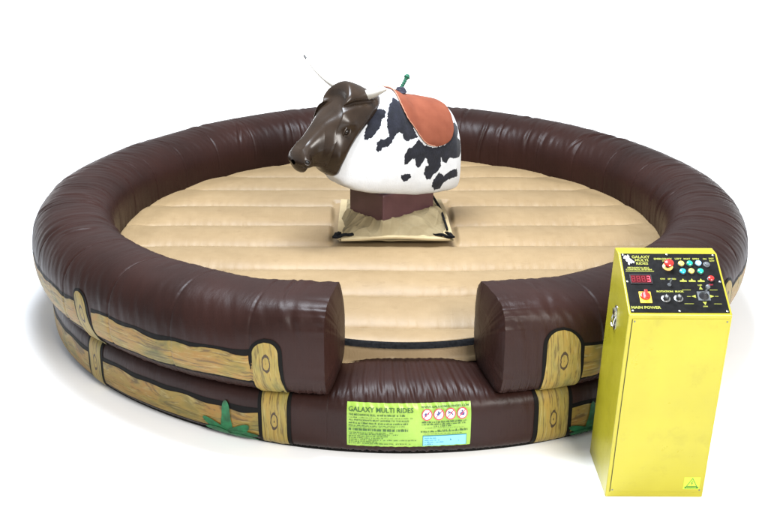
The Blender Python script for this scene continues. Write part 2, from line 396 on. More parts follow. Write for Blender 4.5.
# ---- fabric flap round the pedestal
n = 260; gx, gy = np.meshgrid(np.linspace(-1, 1, n), np.linspace(-1, 1, n), indexing='ij')
fx = .02+gx*(.405-.03*np.clip(gy, 0, 1)); fy = .09+gy*.47
rr_ = np.maximum(np.abs(gx), np.abs(gy)); ps = -fx*math.cos(BYAW)-fy*math.sin(BYAW); pw = fx*math.sin(BYAW)-fy*math.cos(BYAW)
qd = np.maximum(np.maximum(np.abs(ps-.005)-.238, np.abs(pw)-.193), 0); ed = (1-rr_)*.40; rise = ed/(ed+qd+.004)
cx_ = fx*math.cos(-BYAW-.15)-fy*math.sin(-BYAW-.15)
fold = .013*wav(fx*1.0+fy*1.4, (13, 21, 34), 61)+.013*np.abs(wav(fx*1.3-fy*1.1, (9, 15), 63))
fz = .540+(.118+.022*gx)*smooth(rise)**.85+fold*4*rise*(1-rise)*1.5+.006*rise*wav(fx*2-fy, (14, 23), 66)+.007*(1-np.abs(np.sin(ps*31+pw*13+1.2*np.sin(pw*21))))**2*np.minimum(1, ed/.05)+.006*(1-np.abs(np.sin(pw*37-ps*9+1.5*np.sin(ps*17))))**3*np.minimum(1, ed/.05)
FLAP = grids('pit_cover', [(np.stack([fx, fy, fz], -1), False, False, 0)], [MCAN], ARENA); FLAP['label'] = 'khaki cloth flap gathered around the bull pedestal'
FLAP.modifiers.new('thick', 'SOLIDIFY').thickness = .006
mb = MB()
def strip(x0, y0, x1, y1, w, z, mbx, lift=.0, nseg=14):
    dx, dy = x1-x0, y1-y0; L = math.hypot(dx, dy); ax, ay = -dy/L*w/2, dx/L*w/2; V = []; F = []
    for i in range(nseg+1):
        t = i/nseg; px, py = x0+dx*t, y0+dy*t; zc = z+lift*math.sin(math.pi*t)+.004*math.sin(9*t+x0*7)
        V += [(px-ax, py-ay, zc), (px+ax, py+ay, zc+.003), (px+ax, py+ay, zc-.012), (px-ax, py-ay, zc-.012)]
    for i in range(nseg):
        for q in range(4): F.append((i*4+q, i*4+(q+1) % 4, i*4+4+(q+1) % 4, i*4+4+q))
    F += [(0, 1, 2, 3), tuple(nseg*4+q for q in (3, 2, 1, 0))]
    mbx.add(V, F)
strip(-.37, -.352, .40, -.347, .075, .553, mb, .010); strip(.385, -.36, .36, .52, .075, .560, mb, .024); strip(-.375, -.36, -.36, .52, .05, .553, mb, .012)
mb.build('hem', [MHEM], FLAP, True)
for (a, b, c, d) in ((-.40, -.37, -.26, -.30), (-.385, -.36, -.33, -.20)): pass
for sx_ in (-1, 1):
    mb = MB(); x = .40*sx_+.0
    strip(x+.012*sx_, -.385, x-.115*sx_, -.318, .024, .572, mb, .003, 8); strip(x+.020*sx_, -.395, x-.02*sx_, -.29, .026, .574, mb, .004, 8)
    mb.build('corner_strap', [MWEB], FLAP, True)
mb = MB(); strip(.33, .46, .385, -.30, .013, .600, mb, .03); mb.build('edge_cord', [MWEB], FLAP, True)

# ---- painted ranch fence on the outside
def col_patch(fn, ph0, ph1, cen, hw, off, n_v=60, n_u=10, top_round=True, mi=0, vo=0., lean=0.):
    """upright print: rows run up the section"""
    v = np.linspace(0, 1, n_v); p = ph0+(ph1-ph0)*v
    P0 = fn(np.full_like(p, cen), p); L = np.concatenate([[0], np.cumsum(np.linalg.norm(np.diff(P0, axis=0), axis=1))])
    rad = 2.4*np.radians(hw(v)) if callable(hw) else np.full(n_v, 2.4*R(hw)); w = rad.copy()
    if top_round:
        rt = rad[-1]; z = (L[-1]-L)/rt; w = np.where(z < 1, rad*np.sqrt(np.clip(1-(1-z)**2, 0.0004, 1)), rad)
    a = np.linspace(-1, 1, n_u)[None]; thv = cen+lean*(.5-v)[:, None]+np.degrees(w/2.4)[:, None]*a
    pp = np.broadcast_to(p[:, None], thv.shape)
    return (fn(thv, pp, off), False, False, mi, np.stack(np.broadcast_arrays(w[:, None]*a, (L+vo)[:, None]), -1))
def fn_t(t, p, off=0.): return tube_pt(t, p, tube_off(t, p)+off)
def fn_b(t, p, off=0.): return base_pt(t, p, base_off(t, p)+off)
def post(cen, hwu=1.75, hwl=1.75, top=10., dl=0., lean=.5):
    it = [col_patch(fn_t, -58, top+3.5, cen, hwu+.38, .0035, mi=1, lean=lean), col_patch(fn_b, -62, 64, cen+dl, hwl+.38, .0035, top_round=False, mi=1),
          col_patch(fn_t, -58, top, cen, lambda v: hwu*(1+.08*np.sin(v*5)), .0055, mi=0, lean=lean), col_patch(fn_b, -62, 64, cen+dl, lambda v: hwl*(1-.10*np.sin(v*3.1)), .0055, top_round=False, mi=0, vo=.30)]
    return grids('fence_post', it, [MPOST, MBLK], ARENA)
def row_patch(fn, t0, t1, top, bot, off, mi, seed):
    n = int(abs(t1-t0)*5)+2; t = np.linspace(t0, t1, n)[:, None]; s = np.linspace(0, 1, 14)[None]
    tp = top+1.5*wav(t, (.15, .4, .9), seed); bt = bot+1.8*wav(t, (.15, .4, .9), seed+1)
    p = bt+(tp-bt)*s
    return (fn(np.broadcast_to(t, p.shape), p, off), False, False, mi, np.stack(np.broadcast_arrays(s*.14, np.radians(t)*2.4+seed), -1))
posts = [(-69.8, 2.3, 2.45, 17, 0), (-107.3, 1.75, 1.95, 7, 0), (-137.5, 1.40, 1.7, 14, -2.7), (-172, 1.7, 1.9, 12, 0), (-36.5, 1.8, 1.9, 12, 0), (-2, 1.8, 1.9, 12, 0), (32, 1.8, 1.9, 12, 0), (68, 1.8, 1.9, 12, 0), (104, 1.8, 1.9, 12, 0), (140, 1.8, 1.9, 12, 0)]
def wrapth(t): return t if t > TH0-.01 else t+360
for (c, a, b, tp, dl) in posts: post(wrapth(c), a, b, tp, dl, 2.6 if c == -137.5 else .5)
ths = sorted(wrapth(p[0]) for p in posts); shb = {wrapth(p[0]): p[4] for p in posts}
for i, (t0, t1) in enumerate(zip(ths[:-1], ths[1:])):
    top_t, bot_t = (0, -27) if i else (2.5, -28)
    a, b = t0+1.7, t1-1.7
    grids('fence_rail', [row_patch(fn_t, a, b, top_t+2.5, bot_t-4, .0015, 1, 50+i), row_patch(fn_t, a, b, top_t, bot_t, .0028, 0, 50+i)], [MRAIL, MBLK], ARENA)
    grids('fence_rail', [row_patch(fn_b, a+shb[t0], b+shb[t1], 6, -28, .0015, 1, 80+i), row_patch(fn_b, a+shb[t0], b+shb[t1], 1.5, -23, .0028, 0, 80+i)], [MRAIL, MBLK], ARENA)
# ---- agave plants printed over the lower rail
def agave(cen, p0, sc=1.0):
    leaves = [((0, 0), (0.0, 0), (-.3, 30)), ((0, 0), (-1.6, 14), (-3.6, 22)), ((0, 0), (1.6, 13), (3.1, 27)), ((.2, -2), (2.4, 4), (4.6, 10)), ((-.2, -3), (-2.2, 2), (-4.3, 5)), ((.4, -4), (2.6, -2), (4.4, -4))]
    wds = [.95, .75, .85, .95, .8, .8]; lens = [(0, 0), (-.2, 22), (-.3, 48)]
    it = []
    spec = [((0, 0), (-.2, 20), (-.1, 38), .95), ((0, 0), (-1.8, 13), (-3.9, 24), .9), ((0, 0), (1.7, 13), (3.3, 25), .95), ((0, -2), (2.4, 6), (4.6, 10), 1.0), ((0, -3), (-1.8, 3), (-3.6, 6), 1.1), ((0, -4), (2.4, -2), (4.6, -4), .8)]
    for j, (a, b, c, w) in enumerate(spec):
        t = np.linspace(0, 1, 24)[:, None]; s = np.linspace(-1, 1, 5)[None]
        A, B, C_ = (np.array(q, float)*sc for q in (a, b, c))
        pt = lambda t, i: (1-t)**2*A[i]+2*t*(1-t)*B[i]+t*t*C_[i]
        # direction in metres: 1 deg th = .042 m, 1 deg ph ~ .0042 m
        KX, KY = .0419, .0046
        dx = np.gradient(pt(t, 0)[:, 0])*KX; dy = np.gradient(pt(t, 1)[:, 0])*KY; L = np.hypot(dx, dy); nxn, nyn = -dy/L, dx/L
        wid = .036*w*sc*np.sqrt(np.clip(1-t[:, 0]**2, 0, 1))*(.75+.5*np.sin(t[:, 0]*2.6))+.0006
        T = cen+pt(t, 0)+s*(wid*nxn/KX)[:, None]; P = p0+pt(t, 1)+s*(wid*nyn/KY)[:, None]
        it.append((fn_b(T, np.clip(P, -60, 70), .0078+.0009*j), False, False, 0, np.stack(np.broadcast_arrays(s*.03, t*.2), -1)))
    return grids('agave_print', it, [MAGA], ARENA)
agave(wrapth(-114.3), -30); agave(-63.6, -32, .95); agave(10, -30); agave(80, -30); agave(172, -30)

# ---- text helpers
def text2d(s, size, bold=0.0, align='LEFT', width=None):
    cu = bpy.data.curves.new('t', 'FONT'); cu.body = s; cu.size = size; cu.align_x = align; cu.offset = bold; cu.resolution_u = 2
    ob = bpy.data.objects.new('t', cu); S.collection.objects.link(ob)
    dg = bpy.context.evaluated_depsgraph_get(); me = bpy.data.meshes.new_from_object(ob.evaluated_get(dg))
    V = [tuple(v.co) for v in me.vertices]; F = [tuple(p.vertices) for p in me.polygons]
    bpy.data.objects.remove(ob); bpy.data.curves.remove(cu); bpy.data.meshes.remove(me)
    if width and V:
        x0 = min(v[0] for v in V); x1 = max(v[0] for v in V); k = width/(x1-x0)
        V = [((v[0]-(x0 if align == 'LEFT' else (x0+x1)/2))*k, v[1], 0) for v in V]
    return V, F
def disc2d(cx, cy, r, n=28): return [(cx+r*math.cos(6.2832*k/n), cy+r*math.sin(6.2832*k/n), 0) for k in range(n)], [tuple(range(n))]
def ring2d(cx, cy, r0, r1, n=32):
    V = [(cx+r*math.cos(6.2832*k/n), cy+r*math.sin(6.2832*k/n), 0) for r in (r0, r1) for k in range(n)]
    return V, [(k, (k+1) % n, n+(k+1) % n, n+k) for k in range(n)]
def rect2d(x0, y0, x1, y1): return [(x0, y0, 0), (x1, y0, 0), (x1, y1, 0), (x0, y1, 0)], [(0, 1, 2, 3)]
def poly2d(pts): return [(x, y, 0) for x, y in pts], [tuple(range(len(pts)))]
def shift(vf, dx, dy, z=None): return [(v[0]+dx, v[1]+dy, v[2]) for v in vf[0]], vf[1]

# ---- green information label on the base (600 x 210 label units)
L0, L1, LP0, LP1 = -97.45, -81.25, -18.0, 41.0
pa = np.linspace(LP0, LP1, 80); q = base_pt(np.full(80, -89.), pa); arc = np.concatenate([[0], np.cumsum(np.linalg.norm(np.diff(q, axis=0), axis=1))]); arc /= arc[-1]
def lab(U, V, off): # U 0..600, V 0 (bottom)..210
    U = np.asarray(U, float); V = np.asarray(V, float)
    sag = 3.5*np.sin(U/600*np.pi*1.0+.4)*np.where(V > 105, 1, .6)
    t = L0+(L1-L0)*U/600; p = np.interp((V-sag+2)/210, arc, pa)
    return base_pt(t, p, base_off(t, p)+off)
U, V = np.meshgrid(np.linspace(0, 600, 120), np.linspace(0, 210, 50), indexing='ij')
LABEL = grids('info_label', [(lab(U, V, .004), False, False, 0, np.stack([U, V], -1)/600)], [MLAB], ARENA); LABEL['label'] = 'lime green instruction label at the entrance'
def lab_mesh(name, shapes, mats, off, parent=LABEL):
    mb = MB()
    for (VV, F, m) in shapes: mb.add([tuple(x) for x in lab([v[0] for v in VV], [v[1] for v in VV], off)], F, m)
    return pydata(name, mb.V, mb.F, mats, parent, False, mb.M)
sh = []
def T(s, x, y, size, w=None, al='LEFT', b=.0, m=0): V, F = text2d(s, size, b, al, w); V, F = shift((V, F), x, y); sh.append((V, F, m))
def bars(x0, x1, y, h, r, m=0):
    x = x0
    while x < x1-4:
        w = min(r.uniform(5, 26), x1-x); k = max(1, int(w/4.2))
        for j in range(k):
            if r.random() < .93: V, F = rect2d(x+j*4.2, y, x+j*4.2+2.9, y+h*r.choice((.7, .7, 1))); sh.append((V, F, m))
        x += k*4.2+3.5
rnd = random.Random(3)
T('GALAXY MULTI RIDES', 9, 168, 30, 312, b=.5)
T('THE MECHANICAL BULL', 10, 150, 13, 130, b=.25); bars(148, 285, 151, 9, rnd); bars(10, 322, 140, 4, rnd)
T('ALL PARTICIPANTS MUST ADHERE TO THE RULES', 10, 126, 11, 290, b=.2); bars(10, 300, 112, 8, rnd)
for y, x in ((100, 285), (90, 240), (78, 300), (69, 230), (60, 250), (51, 200), (42, 180), (33, 345), (24, 150), (15, 310)): bars(10, x, y, 5, rnd)
T('WWW.GALAXYMULTIRIDES.COM', 358, 187, 12, 232, b=.3)
for x0, x1, y, h in ((362, 578, 119, 8), (362, 580, 109, 7), (420, 506, 99, 7), (380, 570, 85, 4), (358, 585, 75, 4), (372, 560, 65, 4)): bars(x0, x1, y, h, rnd)
lab_mesh('lettering', sh, [MINK], .0078)
for i, x in enumerate((386, 443, 499, 556)):
    V1, F1 = disc2d(x, 157, 23); V2, F2 = ring2d(x, 157, 21, 25.5)
    c, k = math.cos(.785), math.sin(.785)
    bar = [(x+c*u-k*v, 157+k*u+c*v, 0) for u, v in ((-22, -1.8), (22, -1.8), (22, 1.8), (-22, 1.8))]
    fig = [((-11, -8), (-3, -10), (0, 2), (-5, 9), (-12, 4)), ((-13, 0), (-2, -6), (6, 2), (13, 8), (3, 9), (-6, 5)), ((-14, -3), (0, 5), (12, -9), (14, -4), (3, 10), (-9, 7)), ((-10, -9), (10, -9), (12, 2), (0, 7), (-12, 2))][i]
    V3, F3 = poly2d([(x+a, 157+b) for a, b in fig]); V4, F4 = disc2d(x+(6, -2, -8, 0)[i], 157+(5, 11, 10, 11)[i], 4, 12)
    a = lab_mesh('prohibition_symbol', [(V1, F1, 0)], [MWHT, MREDP, MNAVY], .0078)
    mbb = MB(); b_ = a.data
    for Vv, Ff, m_, of in ((V3, F3, 2, .0088), (V4, F4, 2, .0090), (V2, F2, 1, .0098), (bar, [(0, 1, 2, 3)], 1, .0102)):
        mbb.add([tuple(q) for q in lab([v[0] for v in Vv], [v[1] for v in Vv], of)], Ff, m_)
    mbb.add([tuple(v.co) for v in b_.vertices], [tuple(p.vertices) for p in b_.polygons], 0)
    me = bpy.data.meshes.new('prohibition_symbol'); me.from_pydata(mbb.V, [], mbb.F); me.polygons.foreach_set('material_index', np.array(mbb.M, np.int32))
    for mm in (MWHT, MREDP, MNAVY): me.materials.append(mm)
    a.data = me
def labgrid(x0, y0, x1, y1, off, mi):
    U, V = np.meshgrid(np.linspace(x0, x1, 40), np.linspace(y0, y1, 14), indexing='ij'); return (lab(U, V, off), False, False, mi)
bb = grids('serial_plate', [labgrid(367, 6, 580, 58, .0060, 1), labgrid(370, 8, 577, 55, .0074, 0)], [MBLUE, MTEAL], LABEL)
sh = []; bars(376, 440, 44, 4, rnd); bars(376, 455, 34, 4, rnd); bars(376, 470, 24, 4, rnd); bars(500, 510, 32, 8, rnd); bars(540, 548, 28, 5, rnd); bars(376, 420, 14, 4, rnd)
lab_mesh('plate_text', sh, [MTEAL], .0090)

# ------------------------------------------------------------------ mechanical bull
BULL = thing('mechanical_bull', 'black and white mechanical rodeo bull with glossy brown head and terracotta saddle', 'mechanical bull')
def bw(v): return bull_world(np.asarray(v[0], float), np.asarray(v[1], float), np.asarray(v[2], float))
SP = {'A': [(0.262, 1.442), (0.241, 1.443), (0.223, 1.453), (0.199, 1.448), (0.196, 1.428), (0.214, 1.4), (0.241, 1.386), (0.262, 1.338), (0.307, 1.301), (0.34, 1.272), (0.367, 1.261), (0.385, 1.266), (0.367, 1.313), (0.334, 1.36), (0.301, 1.406)], 'B': [(0.1, 1.516), (0.076, 1.486), (0.046, 1.396), (-0.014, 1.251), (-0.026, 1.238), (0.01, 1.235), (0.046, 1.229), (0.085, 1.223), (0.109, 1.249), (0.118, 1.278), (0.136, 1.296), (0.169, 1.279), (0.187, 1.26), (0.205, 1.224), (0.238, 1.205), (0.274, 1.204), (0.283, 1.183), (0.307, 1.176), (0.319, 1.192), (0.307, 1.244), (0.271, 1.262), (0.253, 1.258), (0.214, 1.278), (0.22, 1.325), (0.208, 1.383), (0.184, 1.432), (0.154, 1.473), (0.121, 1.499)], 'C': [(-0.026, 1.223), (-0.08, 1.17), (-0.167, 1.139), (-0.275, 1.14), (-0.347, 1.181), (-0.407, 1.267), (-0.404, 1.278), (-0.437, 1.264), (-0.464, 1.221), (-0.422, 1.166), (-0.464, 1.133), (-0.464, 1.053), (-0.434, 1.02), (-0.38, 1.022), (-0.32, 1.038), (-0.29, 1.004), (-0.251, 1.022), (-0.233, 1.061), (-0.236, 0.996), (-0.215, 0.964), (-0.155, 0.934), (-0.143, 0.908), (-0.104, 0.915), (-0.074, 0.961), (-0.086, 1.017), (-0.116, 1.018), (-0.092, 1.08), (-0.056, 1.05), (-0.026, 1.016), (0.004, 1.033), (0.01, 1.091), (0.043, 1.09), (0.079, 1.056), (0.106, 1.066), (0.103, 1.133), (0.073, 1.173), (0.037, 1.174)], 'D': [(0.13, 0.99), (0.097, 0.99), (0.055, 0.99), (0.043, 0.964), (0.073, 0.94), (0.106, 0.934), (0.127, 0.962)], 'E': [(-0.221, 0.946), (-0.272, 0.913), (-0.341, 0.941), (-0.404, 0.94), (-0.425, 0.879), (-0.314, 0.874), (-0.272, 0.858), (-0.254, 0.817), (-0.2, 0.811), (-0.161, 0.854), (-0.167, 0.903)]}
far = {k_: [(-.10-s_, z_) for s_, z_ in v_] for k_, v_ in SP.items()}
def inpoly(x, y, poly):
    c = np.zeros(x.shape, bool); n = len(poly)
    for i in range(n):
        x0, y0 = poly[i]; x1, y1 = poly[i-1]
        if y0 == y1: continue
        m = ((y0 > y) != (y1 > y)) & (x < (x1-x0)*(y-y0)/(y1-y0)+x0); c ^= m
    return c
sv_ = np.concatenate([np.linspace(-.535, -.50, 24)[:-1], np.linspace(-.50, .5, 300), np.linspace(.5, .6, 40)[1:]]); pv = even_ph(640)
SS, PP = np.meshgrid(sv_, pv, indexing='ij')
swz = body_swz(SS, PP)
jx = .0050*wav(swz[..., 2]*1.0+swz[..., 0]*.3, (170, 290, 430, 90), 71); jz = .0055*wav(swz[..., 0]*1.0+.2*swz[..., 2], (150, 260, 410, 70), 73)
near_ = np.zeros(SS.shape, bool); far_ = np.zeros(SS.shape, bool)
for poly in SP.values(): near_ |= inpoly(swz[..., 0]+jx, swz[..., 2]+jz, poly)
for poly in far.values(): far_ |= inpoly(swz[..., 0]+jx, swz[..., 2]+jz, poly)
msk = np.where(swz[..., 1] > .0, near_, far_ & (swz[..., 1] < -.06)).astype(float)
lump = .006*wav(swz[..., 0]*1.0+swz[..., 2]*.6, (9, 15, 23), 75)*wav(swz[..., 2]-swz[..., 1], (8, 13), 76)
swz2 = body_swz(SS, PP, lump)
BODY = grids('body', [(bull_world(swz2[..., 0], swz2[..., 1], swz2[..., 2]), False, True, 0, None, msk)], [MHIDE], BULL, attr='patch')
BODY['label'] = 'white cow hide with black patches'
# head: sections from collar to muzzle: top (s,z), bottom (s,z), half width, exponent
HS = [((.10,1.50),(.54,1.01),.150,2.3),((.16,1.530),(.575,1.012),.178,2.3),((.25,1.575),(.60,1.025),.180,2.3),((.34,1.622),(.615,1.035),.172,2.3),((.418,1.645),(.63,1.045),.158,2.4),
      ((.462,1.605),(.645,1.062),.150,2.5),((.480,1.540),(.66,1.078),.160,2.5),((.550,1.482),(.685,1.092),.146,2.6),((.635,1.425),(.715,1.100),.112,2.6),((.70,1.362),(.745,1.098),.090,2.7),
      ((.765,1.302),(.78,1.092),.082,2.6),((.808,1.262),(.800,1.076),.092,2.5),((.832,1.244),(.820,1.080),.092,2.5),((.850,1.224),(.838,1.092),.084,2.4),((.862,1.200),(.852,1.112),.064,2.2),((.868,1.176),(.864,1.138),.024,2.0)]
def cr(a, t):
    n = len(a); x = t*(n-1); i = np.clip(x.astype(int), 0, n-2); f = (x-i)[:, None]
    p0 = a[np.maximum(i-1, 0)]; p1 = a[i]; p2 = a[i+1]; p3 = a[np.minimum(i+2, n-1)]
    return .5*((2*p1)+(-p0+p2)*f+(2*p0-5*p1+4*p2-p3)*f*f+(-p0+3*p1-3*p2+p3)*f**3)
A = np.array([[*a, *b, c, d] for a, b, c, d in HS], float); tv = np.linspace(0, 1, 300); D = cr(A, tv)
pv = np.linspace(-180, 180, 260, endpoint=False); pr = np.radians(pv)
top = D[:, None, 0:2]; bot = D[:, None, 2:4]; wd = np.maximum(D[:, None, 4], .004); ex = D[:, None, 5]
c, s_ = np.cos(pr)[None], np.sin(pr)[None]
kk = .5+.5*np.sign(c)*np.abs(c)**(2/ex)          # 1 top .. 0 bottom
taper = 1-.30*np.clip(.45-kk, 0, 1)/.45*smooth((tv[:, None]-.15)/.3)  # jaw narrower than brow
# nasal bridge narrower than cheeks
w = wd*np.sign(s_)*np.abs(s_)**(2/ex)*taper
sz = bot*(1-kk[..., None])+top*kk[..., None]
hs, hz, hw_ = sz[..., 0]+.150*(1-np.abs(2*kk-1)**2.2)*np.clip(1-tv[:, None]/.55, 0, 1), sz[..., 1], w
sd = np.sign(hw_)
def push(cs, cz, r, amt, cw=None, rw=.09, ax='w'):
    g = np.exp(-(((hs-cs)**2+(hz-cz)**2)/r**2))
    if cw is not None: g = g*np.exp(-((np.abs(hw_)-cw)/rw)**2)
    return g*amt
dw = np.zeros_like(hw_); dn = np.zeros_like(hw_)
side = smooth((np.abs(hw_)-.03)/.06)
dw += push(.540, 1.343, .034, -.010)*side           # eye socket
dw += push(.51, 1.405, .045, .014)*side            # brow
dw += push(.60, 1.345, .060, -.016)*side             # hollow beside the nose
dw += push(.60, 1.19, .08, .010)*side              # cheek
dw += push(.60, 1.10, .03, -.008)*side
dw += push(.822, 1.166, .014, -.002)*side           # nostril
dw += push(.815, 1.165, .040, .010)*side
# crease under the poll, running back
lx = np.clip(((hs-.26)*.30+(hz-1.50)*(-.0))/.09, 0, 1); zc_ = np.interp(hs, [.2, .32, .44, .56], [1.495, 1.508, 1.520, 1.50])
dw += -.026*np.exp(-((hz-zc_)/.018)**2)*smooth((hs-.22)/.05)*smooth((.60-hs)/.05)*side
dw += .014*np.exp(-((hz-zc_-.055)/.035)**2)*smooth((hs-.22)/.05)*smooth((.52-hs)/.06)*side
# mouth line
zm_ = np.interp(hs, [.66, .72, .80, .88], [1.122, 1.128, 1.130, 1.140]); dw += -.010*np.exp(-((hz-zm_)/.007)**2)*smooth((hs-.66)/.04)*side
hw2 = hw_+sd*dw
# flat forehead dip between the eyes
hz2 = hz-.014*np.exp(-((hs-.60)/.07)**2)*np.exp(-(hw_/.06)**2)*smooth((kk-.7)/.3)
hz2 = hz2+.010*np.exp(-((hs-.80)/.03)**2)*np.exp(-((np.abs(hw_)-.05)/.02)**2)*smooth((kk-.7)/.2)
HEAD = grids('head', [(bull_world(hs, hw2, hz2), False, True, 0)], [MHEAD], BULL)
def on_head(s0, z0, sgn):
    k = np.argmin((hs-s0)**2+(hz2-z0)**2+np.where(hw2*sgn > .02, 0, 9)); i, j = np.unravel_index(k, hs.shape)
    P = lambda i, j: np.array([hs[i, j], hw2[i, j], hz2[i, j]])
    n_ = np.cross(P(i+4, j)-P(i-4, j), P(i, (j+4) % 260)-P(i, (j-4) % 260)); n_ /= np.linalg.norm(n_)
    if n_[1]*sgn < 0: n_ = -n_
    return P(i, j), n_
def frame(s0, z0, sgn, nn=None):
    p, n_ = on_head(s0, z0, sgn)
    if nn is not None: n_ = np.array(nn)/np.linalg.norm(nn)
    t = np.array([.55, 0, -.83]); t = t-n_*(t@n_); t /= np.linalg.norm(t); b = np.cross(n_, t)
    return lambda v: bw(p+t*v[0]+b*v[1]*sgn+n_*v[2])
ME = mat('eye_gloss', (.012, .008, .006), .05); MN = mat('nostril_dark', (.006, .005, .005), .6)
for sgn in (-1, 1):
    fr = frame(.540, 1.343, sgn)
    eb = MB(); eb.lathe([(.021*math.sin(math.pi*i/12), .021*math.cos(math.pi*i/12)) for i in range(1, 12)], 0, 20)
    eb.build('eye', [ME], HEAD, True, xf=lambda v: fr((v[0]*1.15, v[1]*.85, v[2]*.8-.003)))
    for k_, (ry, rad0) in enumerate(((.021, .0075), (-.019, .006))):
        lid = MB(); lid.tube([(-.034*math.cos(math.pi*i/16), ry*math.sin(math.pi*i/16), .004+.007*math.sin(math.pi*i/16)) for i in range(17)], [.0012+rad0*math.sin(math.pi*i/16) for i in range(17)], 0, 10)
        lid.build('eyelid', [MHEAD], HEAD, True, xf=fr)
    fr2 = frame(.822, 1.166, sgn, (.50, .80*sgn, .05))
    ns = MB(); ns.lathe([(.0135*math.sin(math.pi*i/8), .009*math.cos(math.pi*i/8)) for i in range(1, 8)], 0, 16)
    ns.build('nostril', [MN], HEAD, True, xf=lambda v: fr2((v[0]*.85, v[1]*1.2, v[2]+.0015)))
    rm = MB(); rm.tube([(.017*math.cos(2*math.pi*i/28), .020*math.sin(2*math.pi*i/28), .001) for i in range(29)], [.0065+.002*math.cos(2*math.pi*i/28) for i in range(29)], 0, 10)
    rm.build('nostril_rim', [MHEAD], HEAD, True, xf=fr2)
def horn(pts, r0, tip):
    P = cr(np.array(pts, float), np.linspace(0, 1, 30)); mb = MB(); n_ = 30
    rad = [r0*(1-.80*(i/29)**1.1) for i in range(30)]
    k_ = int(29*tip)
    mb.tube([bw(p) for p in P[:k_+1]], rad[:k_+1], 0, 18); o = mb.build('horn', [MHORN], HEAD, True)
    if tip < .999:
        mb = MB(); rr = [x*1.25 for x in rad[k_:]]; rr[-1] *= .5
        mb.tube([bw(p) for p in P[k_:]], rr, 0, 16); mb.build('horn_tip', [MHTIP], HEAD, True)
horn([(.40, -.10, 1.585), (.425, -.19, 1.615), (.445, -.31, 1.675), (.455, -.44, 1.765)], .025, .91)
horn([(.30, .08, 1.550), (.285, .14, 1.568), (.27, .195, 1.590), (.255, .24, 1.612)], .036, 1.0)
# saddle
pm = 79.0; v = np.linspace(-1, 1, 150)[:, None]; p_ = v*pm; ap = np.abs(p_)
sf = np.interp(ap, [0, 10, 25, 38, 47, 55.5, 62, 69, 74, 77, pm], [.045, .052, .068, .075, .068, .050, .014, -.030, -.070, -.103, -.19])
sb = np.interp(ap, [0, 17, 29, 51, 60, 67.5, 72, 75, 77.2, pm], [-.432, -.430, -.424, -.402, -.388, -.362, -.335, -.300, -.262, -.19])
u = np.linspace(0, 1, 110)[None]; ss = sb+(sf-sb)*u; pp_ = np.broadcast_to(p_, ss.shape)
edge = np.minimum(np.minimum(u, 1-u)*(sf-sb+.001)/.012, (1-np.abs(v))*12); q = body_swz(ss, pp_, .0115-.006*(1-np.clip(edge, 0, 1))**2+.0015*wav(ss*1.+pp_*.01, (14, 31), 77))
SADDLE = grids('saddle', [(bull_world(q[..., 0], q[..., 1], q[..., 2]), False, False, 0)], [MSAD], BULL)
so = SADDLE.modifiers.new('thick', 'SOLIDIFY'); so.thickness = .007; so.offset = -1 if False else 1
mb = MB(); cord = []
for a_ in np.linspace(-78.5, 78.5, 160):
    s0 = float(np.interp(abs(a_), ap[75:, 0], sf[75:, 0])); cord.append(bw(body_swz(s0+.001, a_, .0135+.0012*math.sin(a_*5.1))))
mb.tube(cord, .0032, 0, 8); mb.build('piping', [MSTI], SADDLE, True)
# handle: rope-wrapped upright with a knob
mb = MB()
hb = np.array([-.045, .0, 1.495]); ht = np.array([-.128, 0, 1.612])
pts = [hb+(ht-hb)*t for t in np.linspace(0, 1, 26)]; rad = [.013+.002*math.sin(i*2.1) for i in range(26)]; rad[-3:] = [.018, .024, .020]; rad[-2] = .025
pts2 = [p for p in pts]+[ht+(ht-hb)*.08, ht+(ht-hb)*.12]; rad += [.015, .005]
mb.tube([bw(p) for p in pts2], rad, 0, 16)
HND = mb.build('handle', [MGRN], BULL, True)
mb = MB(); cp = []
for i in range(70):
    a_ = i*.30; rr = .030-.00022*i; cp.append(bw((-.068+rr*math.cos(a_)*1.35, rr*math.sin(a_)*1.2, 1.506+.0005*i)))
mb.tube(cp, .0085, 0, 8); mb.build('rope_coil', [MROPE], HND, True)
# pedestal
mb = MB(); mb.box((-.235, -.195, .60), (.245, .195, .845)); PED = mb.build('pedestal', [MPLUM], BULL, xf=lambda v: bw(v), bevel=.012); PED['label'] = 'plum padded pedestal box'

# ------------------------------------------------------------------ control console
BX = thing('control_console', 'yellow metal control box with sloping black button panel in front of the ring', 'control box', (1.0281, -2.7664, 0), -.0209)
w_, d_, h1, h2, bt = .5025, .4398, 1.0303, 1.2137, .0820
V = []; F = []
side_ = [(0, 0), (0, h1), (d_-bt, h2), (d_, h2), (d_, 0)]
for x in (0, w_): V += [(x, y, z) for y, z in side_]
F = [tuple(range(5)), tuple(reversed(range(5, 10)))]+[(i, i+5, (i+1) % 5+5, (i+1) % 5) for i in range(5)]
mb = MB(); mb.add(V, F); CAB = mb.build('cabinet', [MYEL], BX, bevel=.006)
mb = MB(); mb.box((.022, -.0030, .034), (w_-.012, .002, h1-.022)); DOOR = mb.build('front_door', [MYEL], BX, bevel=.0012)
mb = MB(); mb.box((.0185, -.0008, .0305), (w_-.0085, .0015, h1-.0185)); mb.build('door_gap_shade', [mat('painted_gap_shade', (.34, .30, .016), .7)], BX)  # shade of the door gap painted as a darker yellow rim
for x, z in ((.032, h1-.034), (w_-.022, h1-.034), (w_-.022, .046), (.032, .046)):
    mb = MB(); mb.lathe([(.0042, 0), (.0042, .0015), (.002, .0025)], 0, 12, f=lambda v, x=x, z=z: (x+v[0], -.003-v[2], z+v[1]))
    mb.build('screw', [MGREY], DOOR, True)
